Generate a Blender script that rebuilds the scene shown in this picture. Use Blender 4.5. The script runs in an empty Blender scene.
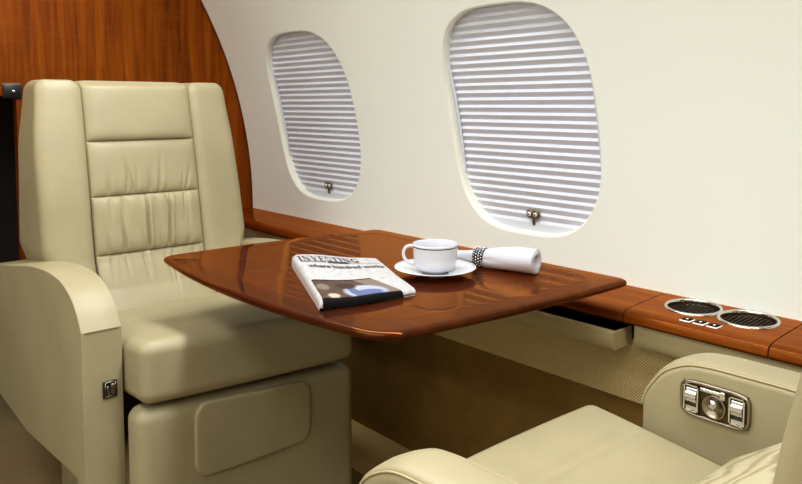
import bpy, bmesh, math, random
from math import sin, cos, pi, sqrt, atan2, radians, exp
from mathutils import Vector, Matrix
random.seed(7)
S = bpy.context.scene
COL = S.collection
FZ = 0.0627          # cabin floor, metres
FD = 0.175           # the same floor before the hull scaling
R0, ZC = 1.25, 0.70  # fuselage lining radius and axis height, before the hull scaling
HULL = dict(on=False, cam_scale=1.135, off=(-.0034, -.0122, -.1359), things=[])   # hull and fittings are enlarged about the camera position to refit their depth

# ------------------------------------------------------------------ materials
def lin(c):
    return tuple((v/255/12.92 if v/255 <= .04045 else ((v/255+.055)/1.055)**2.4) for v in c) + (1,)

def mat(name, rgb=(200, 200, 200), rough=.5, metal=0., coat=0., coat_rough=.03, spec=.5, emit=None, es=0.):
    m = bpy.data.materials.new(name); m.use_nodes = True
    b = m.node_tree.nodes['Principled BSDF']
    b.inputs['Base Color'].default_value = lin(rgb)
    b.inputs['Roughness'].default_value = rough
    b.inputs['Metallic'].default_value = metal
    b.inputs['Coat Weight'].default_value = coat
    b.inputs['Coat Roughness'].default_value = coat_rough
    b.inputs['Specular IOR Level'].default_value = spec
    if emit:
        b.inputs['Emission Color'].default_value = lin(emit)
        b.inputs['Emission Strength'].default_value = es
    return m

class NT:
    def __init__(s, m): s.t = m.node_tree; s.b = s.t.nodes['Principled BSDF']
    def n(s, typ, **kw):
        x = s.t.nodes.new(typ)
        for k, v in kw.items():
            if k in x.inputs: x.inputs[k].default_value = v
            else: setattr(x, k, v)
        return x
    def l(s, a, b): s.t.links.new(a, b)
    def coord(s, scale=(1, 1, 1), rot=(0, 0, 0), kind='Object'):
        c = s.n('ShaderNodeTexCoord'); m = s.n('ShaderNodeMapping')
        m.inputs['Scale'].default_value = scale; m.inputs['Rotation'].default_value = rot
        s.l(c.outputs[kind], m.inputs['Vector']); return m.outputs['Vector']
    def ramp(s, fac, stops):
        r = s.n('ShaderNodeValToRGB'); e = r.color_ramp.elements
        while len(e) < len(stops): e.new(.5)
        for el, (p, c) in zip(e, stops): el.position = p; el.color = lin(c)
        s.l(fac, r.inputs['Fac']); return r.outputs['Color']
    def bump(s, h, strength, dist):
        b = s.n('ShaderNodeBump'); b.inputs['Strength'].default_value = strength; b.inputs['Distance'].default_value = dist
        s.l(h, b.inputs['Height']); s.l(b.outputs['Normal'], s.b.inputs['Normal'])

def mix_col(t, a, b, f, mode='MIX'):
    x = t.n('ShaderNodeMix'); x.data_type = 'RGBA'; x.blend_type = mode
    if isinstance(f, float): x.inputs[0].default_value = f
    else: t.l(f, x.inputs[0])
    for i, c in ((6, a), (7, b)):
        if isinstance(c, tuple): x.inputs[i].default_value = c
        else: t.l(c, x.inputs[i])
    return x.outputs[2]

def leather(name, rgb):
    m = mat(name, rgb, .46, spec=.4); t = NT(m)
    v = t.coord((1, 1, 1))
    n1 = t.n('ShaderNodeTexNoise', Scale=9., Detail=3.); t.l(v, n1.inputs['Vector'])
    d = tuple(int(c*.94) for c in rgb)
    t.l(t.ramp(n1.outputs['Fac'], [(.3, d), (.7, rgb)]), t.b.inputs['Base Color'])
    vo = t.n('ShaderNodeTexVoronoi', Scale=420.); t.l(v, vo.inputs['Vector'])
    t.bump(vo.outputs['Distance'], .12, .0006)
    return m

def wood(name, grain='X', dark=(84, 26, 6), mid=(134, 55, 14), light=(172, 88, 28), figure=0., cr=.008, rough=.5, ci=1.45, gloss=(255, 150, 60)):
    m = mat(name, mid, rough, spec=.05); t = NT(m)
    sc = {'X': (2.2, 42, 42), 'Y': (42, 2.2, 42), 'Z': (42, 42, 2.2)}[grain]
    v = t.coord(sc)
    n1 = t.n('ShaderNodeTexNoise', Scale=1., Detail=6., Roughness=.62, Distortion=.5); t.l(v, n1.inputs['Vector'])
    c = t.ramp(n1.outputs['Fac'], [(.28, dark), (.5, mid), (.75, light)])
    v3 = t.coord((2, 2, 2)); n3 = t.n('ShaderNodeTexNoise', Scale=1.3, Detail=2.); t.l(v3, n3.inputs['Vector'])
    c = mix_col(t, c, lin(dark), t.ramp(n3.outputs['Fac'], [(.42, (0, 0, 0)), (.75, (120, 120, 120))]))
    if figure:
        fs = {'X': (26, 3, 3), 'Y': (3, 26, 3), 'Z': (3, 3, 26)}[grain]
        v2 = t.coord(fs); n2 = t.n('ShaderNodeTexNoise', Scale=1.6, Detail=3., Distortion=1.2); t.l(v2, n2.inputs['Vector'])
        f = t.ramp(n2.outputs['Fac'], [(.45, (0, 0, 0)), (.72, (int(255*figure),)*3)])
        c = mix_col(t, c, lin(light), f)
    t.l(c, t.b.inputs['Base Color'])
    gl = t.n('ShaderNodeBsdfGlossy'); gl.inputs['Color'].default_value = lin(gloss); gl.inputs['Roughness'].default_value = cr
    fr = t.n('ShaderNodeFresnel', IOR=ci); mx = t.n('ShaderNodeMixShader'); out = t.t.nodes['Material Output']
    t.l(fr.outputs['Fac'], mx.inputs[0]); t.l(t.b.outputs['BSDF'], mx.inputs[1]); t.l(gl.outputs['BSDF'], mx.inputs[2]); t.l(mx.outputs['Shader'], out.inputs['Surface'])
    return m

M = {}
M['leather'] = leather('cream leather', (157, 146, 112))
M['leather_pipe'] = mat('leather piping', (176, 160, 118), .5)
M['seam'] = mat('dark seam thread', (112, 98, 66), .8)
M['wall'] = mat('cream wall lining', (234, 239, 231), .42, spec=.35)
t = NT(M['wall']); v = t.coord(); nn = t.n('ShaderNodeTexNoise', Scale=260., Detail=2.); t.l(v, nn.inputs['Vector']); t.bump(nn.outputs['Fac'], .05, .0005)
M['reveal'] = mat('cream window surround', (236, 238, 224), .4)
M['wood_bulk'] = wood('figured mahogany bulkhead', 'Z', (70, 26, 1), (114, 50, 3), (148, 77, 9), figure=.4)
M['wood_edge'] = wood('mahogany edge strip', 'Z', (104, 42, 2), (152, 74, 6), (184, 104, 18))
M['wood_x'] = wood('mahogany ledge', 'X', (68, 26, 1), (102, 45, 3), (130, 67, 10), ci=1.4)
M['wood_table'] = wood('polished mahogany table', 'Y', (34, 10, 1), (52, 18, 2), (72, 25, 2), ci=1.62, gloss=(255, 152, 54))
M['wood_border'] = wood('mahogany table border', 'X', (30, 9, 1), (48, 15, 2), (64, 24, 3), ci=1.55)
M['wood_line'] = wood('light inlay line', 'X', (60, 18, 2), (74, 24, 2), (90, 34, 4))
M['dark_gap'] = mat('black joint', (12, 8, 5), .7)
M['beige'] = mat('beige trim', (176, 162, 120), .5)
M['beige_flap'] = mat('beige flap', (168, 150, 102), .55)
M['suede'] = mat('brown suede panel', (134, 104, 56), .95, spec=.1)
t = NT(M['suede']); v = t.coord(); nn = t.n('ShaderNodeTexNoise', Scale=14., Detail=4.); t.l(v, nn.inputs['Vector'])
t.l(t.ramp(nn.outputs['Fac'], [(.3, (112, 84, 38)), (.7, (126, 96, 46))]), t.b.inputs['Base Color'])
nn2 = t.n('ShaderNodeTexNoise', Scale=700., Detail=1.); t.l(v, nn2.inputs['Vector']); t.bump(nn2.outputs['Fac'], .3, .001)
M['carpet'] = mat('beige carpet', (168, 148, 104), .95, spec=.1)
t = NT(M['carpet']); v = t.coord(); nn = t.n('ShaderNodeTexNoise', Scale=380., Detail=3.); t.l(v, nn.inputs['Vector'])
t.l(t.ramp(nn.outputs['Fac'], [(.3, (108, 92, 60)), (.7, (146, 128, 92))]), t.b.inputs['Base Color']); t.bump(nn.outputs['Fac'], .6, .003)
M['plinth'] = mat('tan plinth cloth', (170, 142, 88), .9, spec=.1)
# woven fabric: crossing sine weave
M['woven'] = mat('woven tan fabric', (180, 154, 100), .85, spec=.2)
t = NT(M['woven']); v = t.coord((1, 1, 1))
w1 = t.n('ShaderNodeTexWave', Scale=120., Distortion=1.2, bands_direction='DIAGONAL'); w1.inputs['Detail Scale'].default_value = 30; t.l(v, w1.inputs['Vector'])
v2 = t.coord((-1, 1, 1)); w2 = t.n('ShaderNodeTexWave', Scale=120., Distortion=1.2, bands_direction='DIAGONAL'); t.l(v2, w2.inputs['Vector'])
mu = t.n('ShaderNodeMath', operation='MULTIPLY'); t.l(w1.outputs['Fac'], mu.inputs[0]); t.l(w2.outputs['Fac'], mu.inputs[1])
t.l(t.ramp(mu.outputs['Value'], [(.02, (136, 110, 58)), (.15, (206, 178, 118)), (.5, (240, 216, 160))]), t.b.inputs['Base Color']); t.bump(mu.outputs['Value'], .6, .002)
M['shade'] = mat('white pleated shade', (210, 215, 225), .75, spec=.2)
M['china'] = mat('white china', (200, 202, 208), .12, coat=.4, spec=.5)
M['rim'] = mat('platinum rim', (60, 60, 66), .25, metal=.6)
M['cloth'] = mat('white linen', (186, 187, 194), .9, spec=.1)
t = NT(M['cloth']); v = t.coord(); nn = t.n('ShaderNodeTexNoise', Scale=900.); t.l(v, nn.inputs['Vector']); t.bump(nn.outputs['Fac'], .25, .0005)
M['silver'] = mat('silver', (200, 200, 204), .2, metal=1.)
M['silver_dark'] = mat('tarnished silver', (40, 39, 42), .5, metal=.8)
M['chrome'] = mat('chrome', (206, 202, 196), .14, metal=1.)
M['satin'] = mat('satin nickel', (150, 138, 120), .3, metal=1.)
M['bronze'] = mat('bronze latch', (120, 108, 74), .35, metal=.9)
M['black'] = mat('black plastic', (16, 15, 16), .3)
M['matte_black'] = mat('matt black key', (12, 11, 12), .8, spec=.05)
M['white_mark'] = mat('white marking', (235, 235, 235), .5)
M['well'] = mat('dark smoked metal', (58, 42, 26), .45, metal=.7)
M['pane'] = mat('dark window pane', (46, 44, 46), .1)
M['recess_dark'] = mat('added dark recess', (26, 12, 6), .8)  # near-black colour standing in for a dark reflection in the wood
M['ink'] = mat('newspaper ink', (34, 32, 34), .8)
M['ink_light'] = mat('grey newspaper ink', (104, 100, 96), .8)
M['lamp'] = mat('lamp diffuser', (255, 250, 240), .5, emit=(255, 244, 226), es=6.)
M['lamp_frame'] = mat('lamp frame', (214, 210, 200), .4)
# newsprint: faint grey columns of text in paper coordinates
M['paper'] = mat('newsprint', (232, 230, 226), .85, spec=.1)
t = NT(M['paper']); v = t.coord((9, 74, 1), kind='UV'); nn = t.n('ShaderNodeTexNoise', Scale=1.6, Detail=4., Roughness=.8); t.l(v, nn.inputs['Vector'])
t.l(t.ramp(nn.outputs['Fac'], [(.36, (118, 117, 116)), (.54, (180, 179, 178)), (1, (188, 187, 186))]), t.b.inputs['Base Color'])
M['picture'] = mat('printed photograph', (60, 50, 46), .8, spec=.08)
t = NT(M['picture']); at = t.n('ShaderNodeVertexColor'); at.layer_name = 'ink'; t.l(at.outputs['Color'], t.b.inputs['Base Color'])
# pillow: pale swirling damask
M['pillow'] = mat('pale damask', (222, 214, 186), .6)
t = NT(M['pillow']); v = t.coord((1, 1, 1)); w = t.n('ShaderNodeTexWave', Scale=11., Distortion=9., Detail=2.); w.inputs['Detail Scale'].default_value = 1.4; t.l(v, w.inputs['Vector'])
t.l(t.ramp(w.outputs['Fac'], [(.1, (142, 130, 94)), (.35, (164, 153, 118)), (.8, (174, 164, 130))]), t.b.inputs['Base Color']); t.bump(w.outputs['Fac'], .4, .003)

# ------------------------------------------------------------------ helpers
def obj(name, verts, faces, m, parent=None, smooth=True, sharp=None, kind=None, label=None):
    if HULL['on']:
        r = parent
        while r is not None and r.parent is not None: r = r.parent
        local = name == 'cutter' or (r is not None and r.type == 'EMPTY'); k = HULL['cam_scale']
        verts = [Vector(v)*k + (Vector() if local else Vector(HULL['off'])) for v in verts]
    me = bpy.data.meshes.new(name)
    me.from_pydata([tuple(v) for v in verts], [], [tuple(f) for f in faces]); me.update()
    bm = bmesh.new(); bm.from_mesh(me); bmesh.ops.recalc_face_normals(bm, faces=bm.faces); bm.to_mesh(me); bm.free()
    me.polygons.foreach_set('use_smooth', [smooth]*len(me.polygons))
    if sharp is not None: me.set_sharp_from_angle(angle=radians(sharp))
    me.materials.append(M[m] if isinstance(m, str) else m)
    o = bpy.data.objects.new(name, me); COL.objects.link(o)
    if parent: o.parent = parent
    if kind: o['kind'] = kind
    if label: o['label'] = label
    return o

def thing(name, label, cat, loc=(0, 0, 0), rz=0., group=None):
    o = bpy.data.objects.new(name, None); COL.objects.link(o); o.empty_display_size = .05
    o.location = loc; o.rotation_euler = (0, 0, rz); o['label'] = label; o['category'] = cat
    if group: o['group'] = group
    if HULL['on']: HULL['things'].append(o)
    return o

def hull(on):      # leaving the hull section scales its placements about the camera position
    HULL['on'] = on
    if not on:
        for o in HULL['things']: o.location = o.location*HULL['cam_scale'] + Vector(HULL['off'])
        HULL['things'].clear()

def tag(o, label, cat, group=None):
    o['label'] = label; o['category'] = cat
    if group: o['group'] = group
    return o

class G:   # geometry collector
    def __init__(s): s.v = []; s.f = []
    def add(s, vf, tr=None):
        v, f = vf; k = len(s.v)
        s.v += [tr(Vector(p)) if tr else Vector(p) for p in v]; s.f += [tuple(i+k for i in q) for q in f]; return s
    def vf(s): return s.v, s.f

def box(x0, x1, y0, y1, z0, z1):
    v = [(x, y, z) for x in (x0, x1) for y in (y0, y1) for z in (z0, z1)]
    return v, [(0, 1, 3, 2), (4, 6, 7, 5), (0, 4, 5, 1), (2, 3, 7, 6), (0, 2, 6, 4), (1, 5, 7, 3)]

def axis(h, r, k, m):
    a = [-h + r*i/k for i in range(k)] + [-(h-r) + 2*(h-r)*i/m for i in range(m+1)]
    return a + [h - r + r*(i+1)/k for i in range(k)]

def rbox(hx, hy, hz, r, k=4, m=(6, 6, 6), fn=None):
    ax = [axis(h, r, k, mm) for h, mm in zip((hx, hy, hz), m)]; hs = (hx, hy, hz)
    vid = {}; vs = []; fs = []
    def V(p):
        key = tuple(round(c, 6) for c in p)
        if key not in vid:
            q = Vector([max(-(h-r), min(h-r, c)) for c, h in zip(p, hs)]); d = Vector(p) - q
            if d.length > 1e-9: q = q + d.normalized()*r
            vid[key] = len(vs); vs.append(fn(q) if fn else q)
        return vid[key]
    for a in range(3):
        b, c = (a+1) % 3, (a+2) % 3
        for s in (-1, 1):
            for i in range(len(ax[b])-1):
                for j in range(len(ax[c])-1):
                    q = []
                    for di, dj in ((0, 0), (1, 0), (1, 1), (0, 1)):
                        p = [0, 0, 0]; p[a] = s*hs[a]; p[b] = ax[b][i+di]; p[c] = ax[c][j+dj]; q.append(V(p))
                    if len(set(q)) > 2: fs.append(q if s > 0 else q[::-1])
    return vs, fs

def grid(nu, nv, fn, closed_u=False):
    v = [fn(i/(nu if closed_u else nu-1), j/(nv-1)) for j in range(nv) for i in range(nu)]
    f = []
    for j in range(nv-1):
        for i in range(nu if closed_u else nu-1):
            i2 = (i+1) % nu
            f.append((j*nu+i, j*nu+i2, (j+1)*nu+i2, (j+1)*nu+i))
    return v, f

def lathe(prof, n=48, c=(0, 0, 0)):
    v = []; f = []
    for r, z in prof:
        for i in range(n):
            a = 2*pi*i/n; v.append((c[0]+r*cos(a), c[1]+r*sin(a), c[2]+z))
    for j in range(len(prof)-1):
        for i in range(n):
            f.append((j*n+i, j*n+(i+1) % n, (j+1)*n+(i+1) % n, (j+1)*n+i))
    return v, f

def tube(pts, r, n=10, closed=False, cap=True):
    pts = [Vector(p) for p in pts]; v = []; f = []; N = len(pts)
    up = None
    for i, p in enumerate(pts):
        d = (pts[(i+1) % N] - pts[i-1]) if closed else (pts[min(i+1, N-1)] - pts[max(i-1, 0)])
        d.normalize()
        if up is None: up = d.orthogonal().normalized()
        up = (up - d*up.dot(d)).normalized(); w = d.cross(up)
        rr = r(i/(N-1)) if callable(r) else r
        for k in range(n):
            a = 2*pi*k/n; v.append(p + (up*cos(a) + w*sin(a))*rr)
    for i in range(N if closed else N-1):
        j = (i+1) % N
        for k in range(n): f.append((i*n+k, i*n+(k+1) % n, j*n+(k+1) % n, j*n+k))
    if cap and not closed:
        f.append(tuple(range(n))[::-1]); f.append(tuple((N-1)*n+k for k in range(n)))
    return v, f

def prism(poly, y0, y1):     # polygon in (x, z) extruded along y
    n = len(poly)
    v = [(x, y0, z) for x, z in poly] + [(x, y1, z) for x, z in poly]
    f = [tuple(range(n)), tuple(range(2*n-1, n-1, -1))] + [(i, i+n, (i+1) % n+n, (i+1) % n) for i in range(n)]
    return v, f

def bevel(o, w, seg=3, ang=30):
    b = o.modifiers.new('round', 'BEVEL'); b.width = w; b.segments = seg; b.limit_method = 'ANGLE'; b.angle_limit = radians(ang); b.harden_normals = False
    return o

def smooth_curve(pts, n=6):     # Catmull-Rom through 2D points
    P = [Vector(p) for p in pts]; out = []
    for i in range(len(P)-1):
        a, b, c, d = P[max(i-1, 0)], P[i], P[i+1], P[min(i+2, len(P)-1)]
        for k in range(n):
            s = k/n
            out.append(.5*((2*b) + (c-a)*s + (2*a-5*b+4*c-d)*s*s + (3*b-a-3*c+d)*s**3))
    out.append(P[-1]); return out

def interp(tab, z):
    if z <= tab[0][0]: return tab[0][1]
    for (a, b), (c, d) in zip(tab, tab[1:]):
        if z <= c:
            s = (z-a)/(c-a); return b + (d-b)*s
    return tab[-1][1]

def sst(a, b, x):
    s = max(0, min(1, (x-a)/(b-a))); return s*s*(3-2*s)

def cylp(x, s, dr=0.):      # point on the lining; s is arc length up from the axis height
    th = s/R0; return (x, (R0+dr)*cos(th), ZC + (R0+dr)*sin(th))

hull(True)
# ------------------------------------------------------------------ cabin shell
X0, X1 = -2.0, 1.6
WC = [-1.612, -.907, -.202, .503]; HW, HH = .3525, .279; WA, WB, WN, WS = .187, .234, 3.1, .279
def se(t, a=WA, b=WB): return 1/((abs(cos(t))/a)**WN + (abs(sin(t))/b)**WN)**(1/WN)
angs = sorted([2*pi*i/112 for i in range(112)] + [s*atan2(HH, HW) + o for s, o in ((1, 0), (-1, pi), (1, pi), (-1, 2*pi))])
NA = len(angs)
g = G()
for c in WC:
    def ringf(u, v, c=c):
        t = angs[min(int(round(u*NA)), NA-1)]
        r0 = se(t, WA if c < -.5 else .166); r1 = min(HW/max(abs(cos(t)), 1e-6), HH/max(abs(sin(t)), 1e-6)); r = r0 + (r1-r0)*v**1.3
        return cylp(c + r*cos(t), WS + r*sin(t))
    g.add(grid(NA, 12, ringf, True))
def patch(x0, x1, s0, s1, nx, ns): return grid(nx, ns, lambda u, v: cylp(x0+(x1-x0)*u, s0+(s1-s0)*v))
xa, xb = WC[0]-HW, WC[-1]+HW
g.add(patch(X0, xa, 0, 2*HH, 2, 14)); g.add(patch(xb, X1, 0, 2*HH, 8, 14))
g.add(patch(X0, X1, -.62, 0, 6, 14)); g.add(patch(X0, X1, 2*HH, 1.15, 6, 14))
obj('wall_right', *g.vf(), 'wall', kind='structure')
obj('ceiling', *patch(X0, X1, 1.15, R0*pi-1.15, 6, 30), 'wall', kind='structure')
obj('wall_left', *patch(X0, X1, R0*pi-1.15, R0*pi+.62, 6, 36), 'wall', kind='structure')
obj('floor', *box(X0-.4, X1, -1.12, 1.12, FD-.03, FD), 'carpet', kind='structure', smooth=False)
# windows: surround that dips outward to the shade, and a pane behind
for k, c in enumerate(WC):
    prof = [(.001, 0), (-.001, .0005), (-.003, .002), (-.0045, .0045), (-.0055, .008), (-.006, .013), (-.006, .034)]
    def rev(u, v, c=c):
        t = angs[min(int(round(u*NA)), NA-1)]; i = int(round(v*(len(prof)-1))); r = se(t, WA if c < -.5 else .166) + prof[i][0]
        return cylp(c + r*cos(t), WS + r*sin(t), prof[i][1])
    w = obj('window_%d' % (k+1), *grid(NA, len(prof), rev, True), 'reveal', kind='structure')
    obj('window_pane', *grid(20, 16, lambda u, v: cylp(c+(u-.5)*.42, WS+(v-.5)*.53, .050 if k < 2 else .036)), 'pane', w)

# bulkhead: a wood panel filling the arch with a low opening added for a dark reflection
def arch_y(z): return sqrt(max(R0**2-(z-ZC)**2, 0))
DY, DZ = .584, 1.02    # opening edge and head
def bulk(x, off=.002, thick=.03):
    pts = []
    th0 = math.asin((FD-ZC)/R0)
    for i in range(61):
        th = th0 + (pi-2*th0)*i/60; pts.append(((R0+off)*cos(th), ZC+(R0+off)*sin(th)))
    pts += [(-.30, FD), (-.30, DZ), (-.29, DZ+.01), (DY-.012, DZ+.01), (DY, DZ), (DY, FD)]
    n = len(pts)
    v = [(x, y, z) for y, z in pts] + [(x-thick, y, z) for y, z in pts]
    return v, [tuple(range(n)), tuple(range(2*n-1, n-1, -1))] + [(i, i+n, (i+1) % n+n, (i+1) % n) for i in range(n)]
obj('wall_front', *bulk(X0), 'wood_bulk', kind='structure', smooth=False)
edge = [(X0+.004, arch_y(ZC+s*.0125)-.0015, ZC+s*.0125) for s in range(-2, 84)]
obj('trim_1', *tube(edge, .0022, 6), mat('dark edge line', (70, 26, 8), .4), kind='structure')
obj('added_recess_back_1', *box(X0-.45, X0-.42, -.40, DY+.12, FD, DZ+.1), 'recess_dark', kind='structure', smooth=False)  # dark sheet closing the made-up recess, in place of a reflection
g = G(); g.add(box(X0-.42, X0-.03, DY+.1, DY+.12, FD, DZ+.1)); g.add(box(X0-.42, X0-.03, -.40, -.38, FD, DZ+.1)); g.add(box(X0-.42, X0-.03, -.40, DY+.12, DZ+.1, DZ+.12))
obj('wall_added_recess', *g.vf(), 'recess_dark', kind='structure', smooth=False)  # dark sides and head of the added recess
obj('wall_back', *grid(41, 12, lambda u, v: (X1, R0*cos(-.47+(pi+.94)*u)*v, ZC+R0*sin(-.47+(pi+.94)*u)*v)), 'wood_bulk', kind='structure', smooth=False)

# lower sidewall: beige band, woven panel, suede panel, plinth
g = G()
def band(x0, x1): return grid(2, 6, lambda u, v: (x0+(x1-x0)*u, [1.150, 1.127, 1.124, 1.124, 1.128, 1.150][round(v*5)], [.660, .660, .658, .628, .622, .622][round(v*5)]))
g.add(band(X0, -1.372)); g.add(band(-.585, X1))
obj('trim_2', *g.vf(), 'beige', kind='structure', sharp=40)
obj('trim_3', *box(X0, X1, 1.146, 1.20, .523, .624), 'woven', kind='structure', smooth=False)
g = G(); g.add(box(X0, X1, 1.152, 1.2, .23, .521))
obj('trim_4', *g.vf(), 'suede', kind='structure', smooth=False)
obj('baseboard_right', *box(X0, X1, 1.005, 1.152, FD, .238), 'plinth', kind='structure', smooth=False)
g = G(); g.add(box(-1.372, -.585, 1.205, 1.22, .612, .664)); g.add(box(-1.36, -.607, 1.1045, 1.2, .6185, .624))
obj('trim_5', *g.vf(), 'dark_gap', kind='structure', smooth=False)

# ------------------------------------------------------------------ side ledge (three sections)
LP = [(1.249, .6845), (1.20, .683), (1.16, .6812), (1.135, .6795), (1.126, .6783), (1.1195, .675), (1.1165, .670), (1.1155, .663), (1.118, .659), (1.128, .658), (1.24, .658)]
def ledge(x0, x1, extra=''):
    n = len(LP)
    xs = [x0 + (x1-x0)*i/1 for i in range(2)]
    v = [(x, y, z) for x in xs for y, z in LP]
    f = [(i, (i+1) % n, (i+1) % n+n, i+n) for i in range(n)] + [tuple(range(n)), tuple(range(2*n-1, n-1, -1))]
    return v, f
cup_xy = [(-.528, 1.203), (-.441, 1.202)]
def sect(label, x0, x1, holes=()):
    t = thing('side_ledge', label, 'ledge', ((x0+x1)/2, 1.18, .65))
    loc = t.location.copy()
    def T(p): return p - loc
    g = G(); g.add(ledge(x0, x1), T)
    o = obj('ledge_top', *g.vf(), 'wood_x', t, sharp=35)
    if holes:
        gc = G()
        for x, y in holes: gc.add(lathe([(0, -.2), (.0395, -.2), (.0395, .2), (0, .2)], 48, (x, y, .675)), T)
        cut = obj('cutter', *gc.vf(), 'well', smooth=False); cut.location = loc; o.parent = None; o.location = loc
        m = o.modifiers.new('hole', 'BOOLEAN'); m.operation = 'DIFFERENCE'; m.object = cut; m.solver = 'EXACT'
        bpy.context.view_layer.update()
        me = bpy.data.meshes.new_from_object(o.evaluated_get(bpy.context.evaluated_depsgraph_get()))
        o.modifiers.clear(); o.data = me; me.set_sharp_from_angle(angle=radians(35))
        bpy.data.objects.remove(cut); o.parent = t; o.location = (0, 0, 0)
    return t, T
sect('polished wood ledge running from the bulkhead behind and under the folding table', X0+.002, -.6025)
t, T = sect('polished wood ledge section with two round chrome cup holders and three buttons', -.6005, -.378, cup_xy)
for x, y in cup_xy:
    zt = .6812 + (y-1.16)*.04
    def L(p, x=x, y=y, zt=zt):     # follow the slight slope of the top
        return Vector((x+p[0], y+p[1], zt + p[2] + p[1]*.04)) - t.location
    g = G(); g.add(lathe([(.0388, -.002), (.0388, .0012), (.040, .0026), (.0428, .0026), (.0442, .001), (.0442, -.001)], 56), L)
    r = obj('cup_holder', *g.vf(), 'chrome', t, label='chrome rimmed round cup holder')
    g = G(); g.add(lathe([(.0389, .0), (.0385, -.004), (.0385, -.006), (.037, -.0075), (0, -.0075)], 56), L)
    obj('cup_well', *g.vf(), 'well', r)
    g = G()
    for k in range(-5, 6):
        xx = k*.0065; hh = sqrt(max(.036**2-xx*xx, 0))
        g.add(rbox(.0009, hh, .0016, .0006, 2, (1, 1, 1)), lambda p, xx=xx: L(p + Vector((xx, 0, -.0052))))
    obj('cup_grille', *g.vf(), 'well', r)
for bx in (-.506, -.485, -.464):
    def L(p, bx=bx): return Vector((bx+p[0]+p[1]*.1, 1.1405+p[1], .6797+p[2]+p[1]*.06)) - t.location
    g = G(); g.add(rbox(.0083, .0083, .0016, .0013, 2, (2, 2, 1)), L)
    b = obj('button', *g.vf(), 'white_mark', t)
    g = G(); g.add(rbox(.0074, .0074, .0016, .0012, 2, (2, 2, 1), lambda p: p+Vector((0, 0, .0007))), L)
    obj('button_face', *g.vf(), 'matte_black', b)
    g = G(); g.add(lathe([(.0020, .0), (.0020, .0026), (0, .0026)], 12), L)
    obj('symbol', *g.vf(), 'white_mark', b)
sect('short end of the polished wood ledge beyond the dark joint, nearest the front armchair', -.376, X1)

# beige flap below the table
fp = [(1.0900, .6480), (1.0880, .6460), (1.0885, .622), (1.0905, .6195), (1.098, .618), (1.104, .622), (1.104, .645), (1.099, .6488)]
n = len(fp); fx = [-1.36, -.605, -.601]
v = []
for i, x in enumerate(fx):
    for y, z in fp: v.append((x, y, z))
f = [(i+a*n, (i+1) % n+a*n, (i+1) % n+(a+1)*n, i+(a+1)*n) for a in range(2) for i in range(n)] + [tuple(range(n)), tuple(range(3*n-1, 2*n-1, -1))]
g = G(); g.add((v, f)); g.add(box(-.606, -.6012, 1.10, 1.145, .6185, .6475))
tag(obj('table_flap', *g.vf(), 'beige_flap', sharp=50), 'beige padded flap below the wooden table with a black slot above it', 'flap')

# latch on the bulkhead
t = thing('door_latch', 'small dark latch plate with round chrome knob on the wood bulkhead beside the seat back', 'latch', (X0, .575, 1.025))
obj('latch_plate', *rbox(.003, .021, .018, .002, 2, (1, 2, 2), lambda p: p+Vector((.003, -.0, .016))), 'black', t)
obj('latch_frame', *box(0, .004, -.023, .019, .032, .0365), 'satin', t, smooth=False)
g = G(); g.add(lathe([(0, .014), (.003, .0138), (.0045, .012), (.0045, 0)], 20), lambda p: Vector((p[2]+.004, p[0], p[1]+.016)))
obj('latch_knob', *g.vf(), 'chrome', t)

# ------------------------------------------------------------------ pleated shades
def shade(c, label):
    t = thing('pleated_shade', label, 'window shade', cylp(c, .05, .03), 0, 'pleated window shades')
    o0 = t.location.copy(); pitch = .0155; rows = []
    s = .068
    while s < .53:
        rows += [(s, .0165), (s+.0051, .0212)]; s += pitch
    rows.append((s, .0165))
    def f(u, v):
        i = int(round(v*(len(rows)-1))); return Vector(cylp(c+(u-.5)*.380, rows[i][0], rows[i][1])) - o0
    obj('pleats', *grid(9, len(rows), f), 'shade', t, smooth=False)
    br = [(.030, .022), (.030, .0160), (.0675, .0150), (.0685, .0185)]
    obj('bottom_rail', *grid(7, 4, lambda u, v: Vector(cylp(c+(u-.5)*.372, *br[int(round(v*3))])) - o0), 'shade', t, smooth=False)
    sr = [(.0, .0200), (.003, .0170), (.007, .0170), (.0085, .0200)]
    for sd in (-1, 1):
        obj('side_track', *grid(4, 20, lambda u, v: Vector(cylp(c+sd*(.1795 - sr[int(round(u*3))][0]*.9), .1+v*.36, sr[int(round(u*3))][1]-.004)) - o0), 'shade', t)
    def P(a, b, d): # a along x, b up along arc, d toward cabin
        return Vector(cylp(c+a+.010, .080+b, .0155-d)) - o0
    g = G()
    for a in (-.0075, .0075): g.add(lathe([(0, .0), (.0088, .0), (.0088, .004), (.0075, .0052), (0, .0052)], 22), lambda p, a=a: P(p[0]+a, p[1]+.006, p[2]))
    g.add(rbox(.0028, .008, .002, .001, 2, (1, 2, 1)), lambda p: P(p[0]+.001, p[1]-.008, p[2]+.002))
    la = obj('latch', *g.vf(), 'bronze', t, sharp=40)
    for a in (-.0075, .0075):
        g = G(); g.add(lathe([(.0045, .005), (.0045, .0066), (.0018, .0072)], 16), lambda p, a=a: P(p[0]+a, p[1]+.006, p[2]))
        s_ = obj('latch_screw', *g.vf(), 'white_mark', la)
        g = G(); g.add(lathe([(.0018, .0070), (.0016, .0082), (0, .0082)], 12), lambda p, a=a: P(p[0]+a, p[1]+.006, p[2]))
        obj('screw_head', *g.vf(), 'black', la)
shade(WC[0], 'white pleated shade closed over the window next to the wood bulkhead')
shade(WC[1], 'white pleated shade closed over the window behind the cup and rolled napkin')

hull(False)

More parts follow.
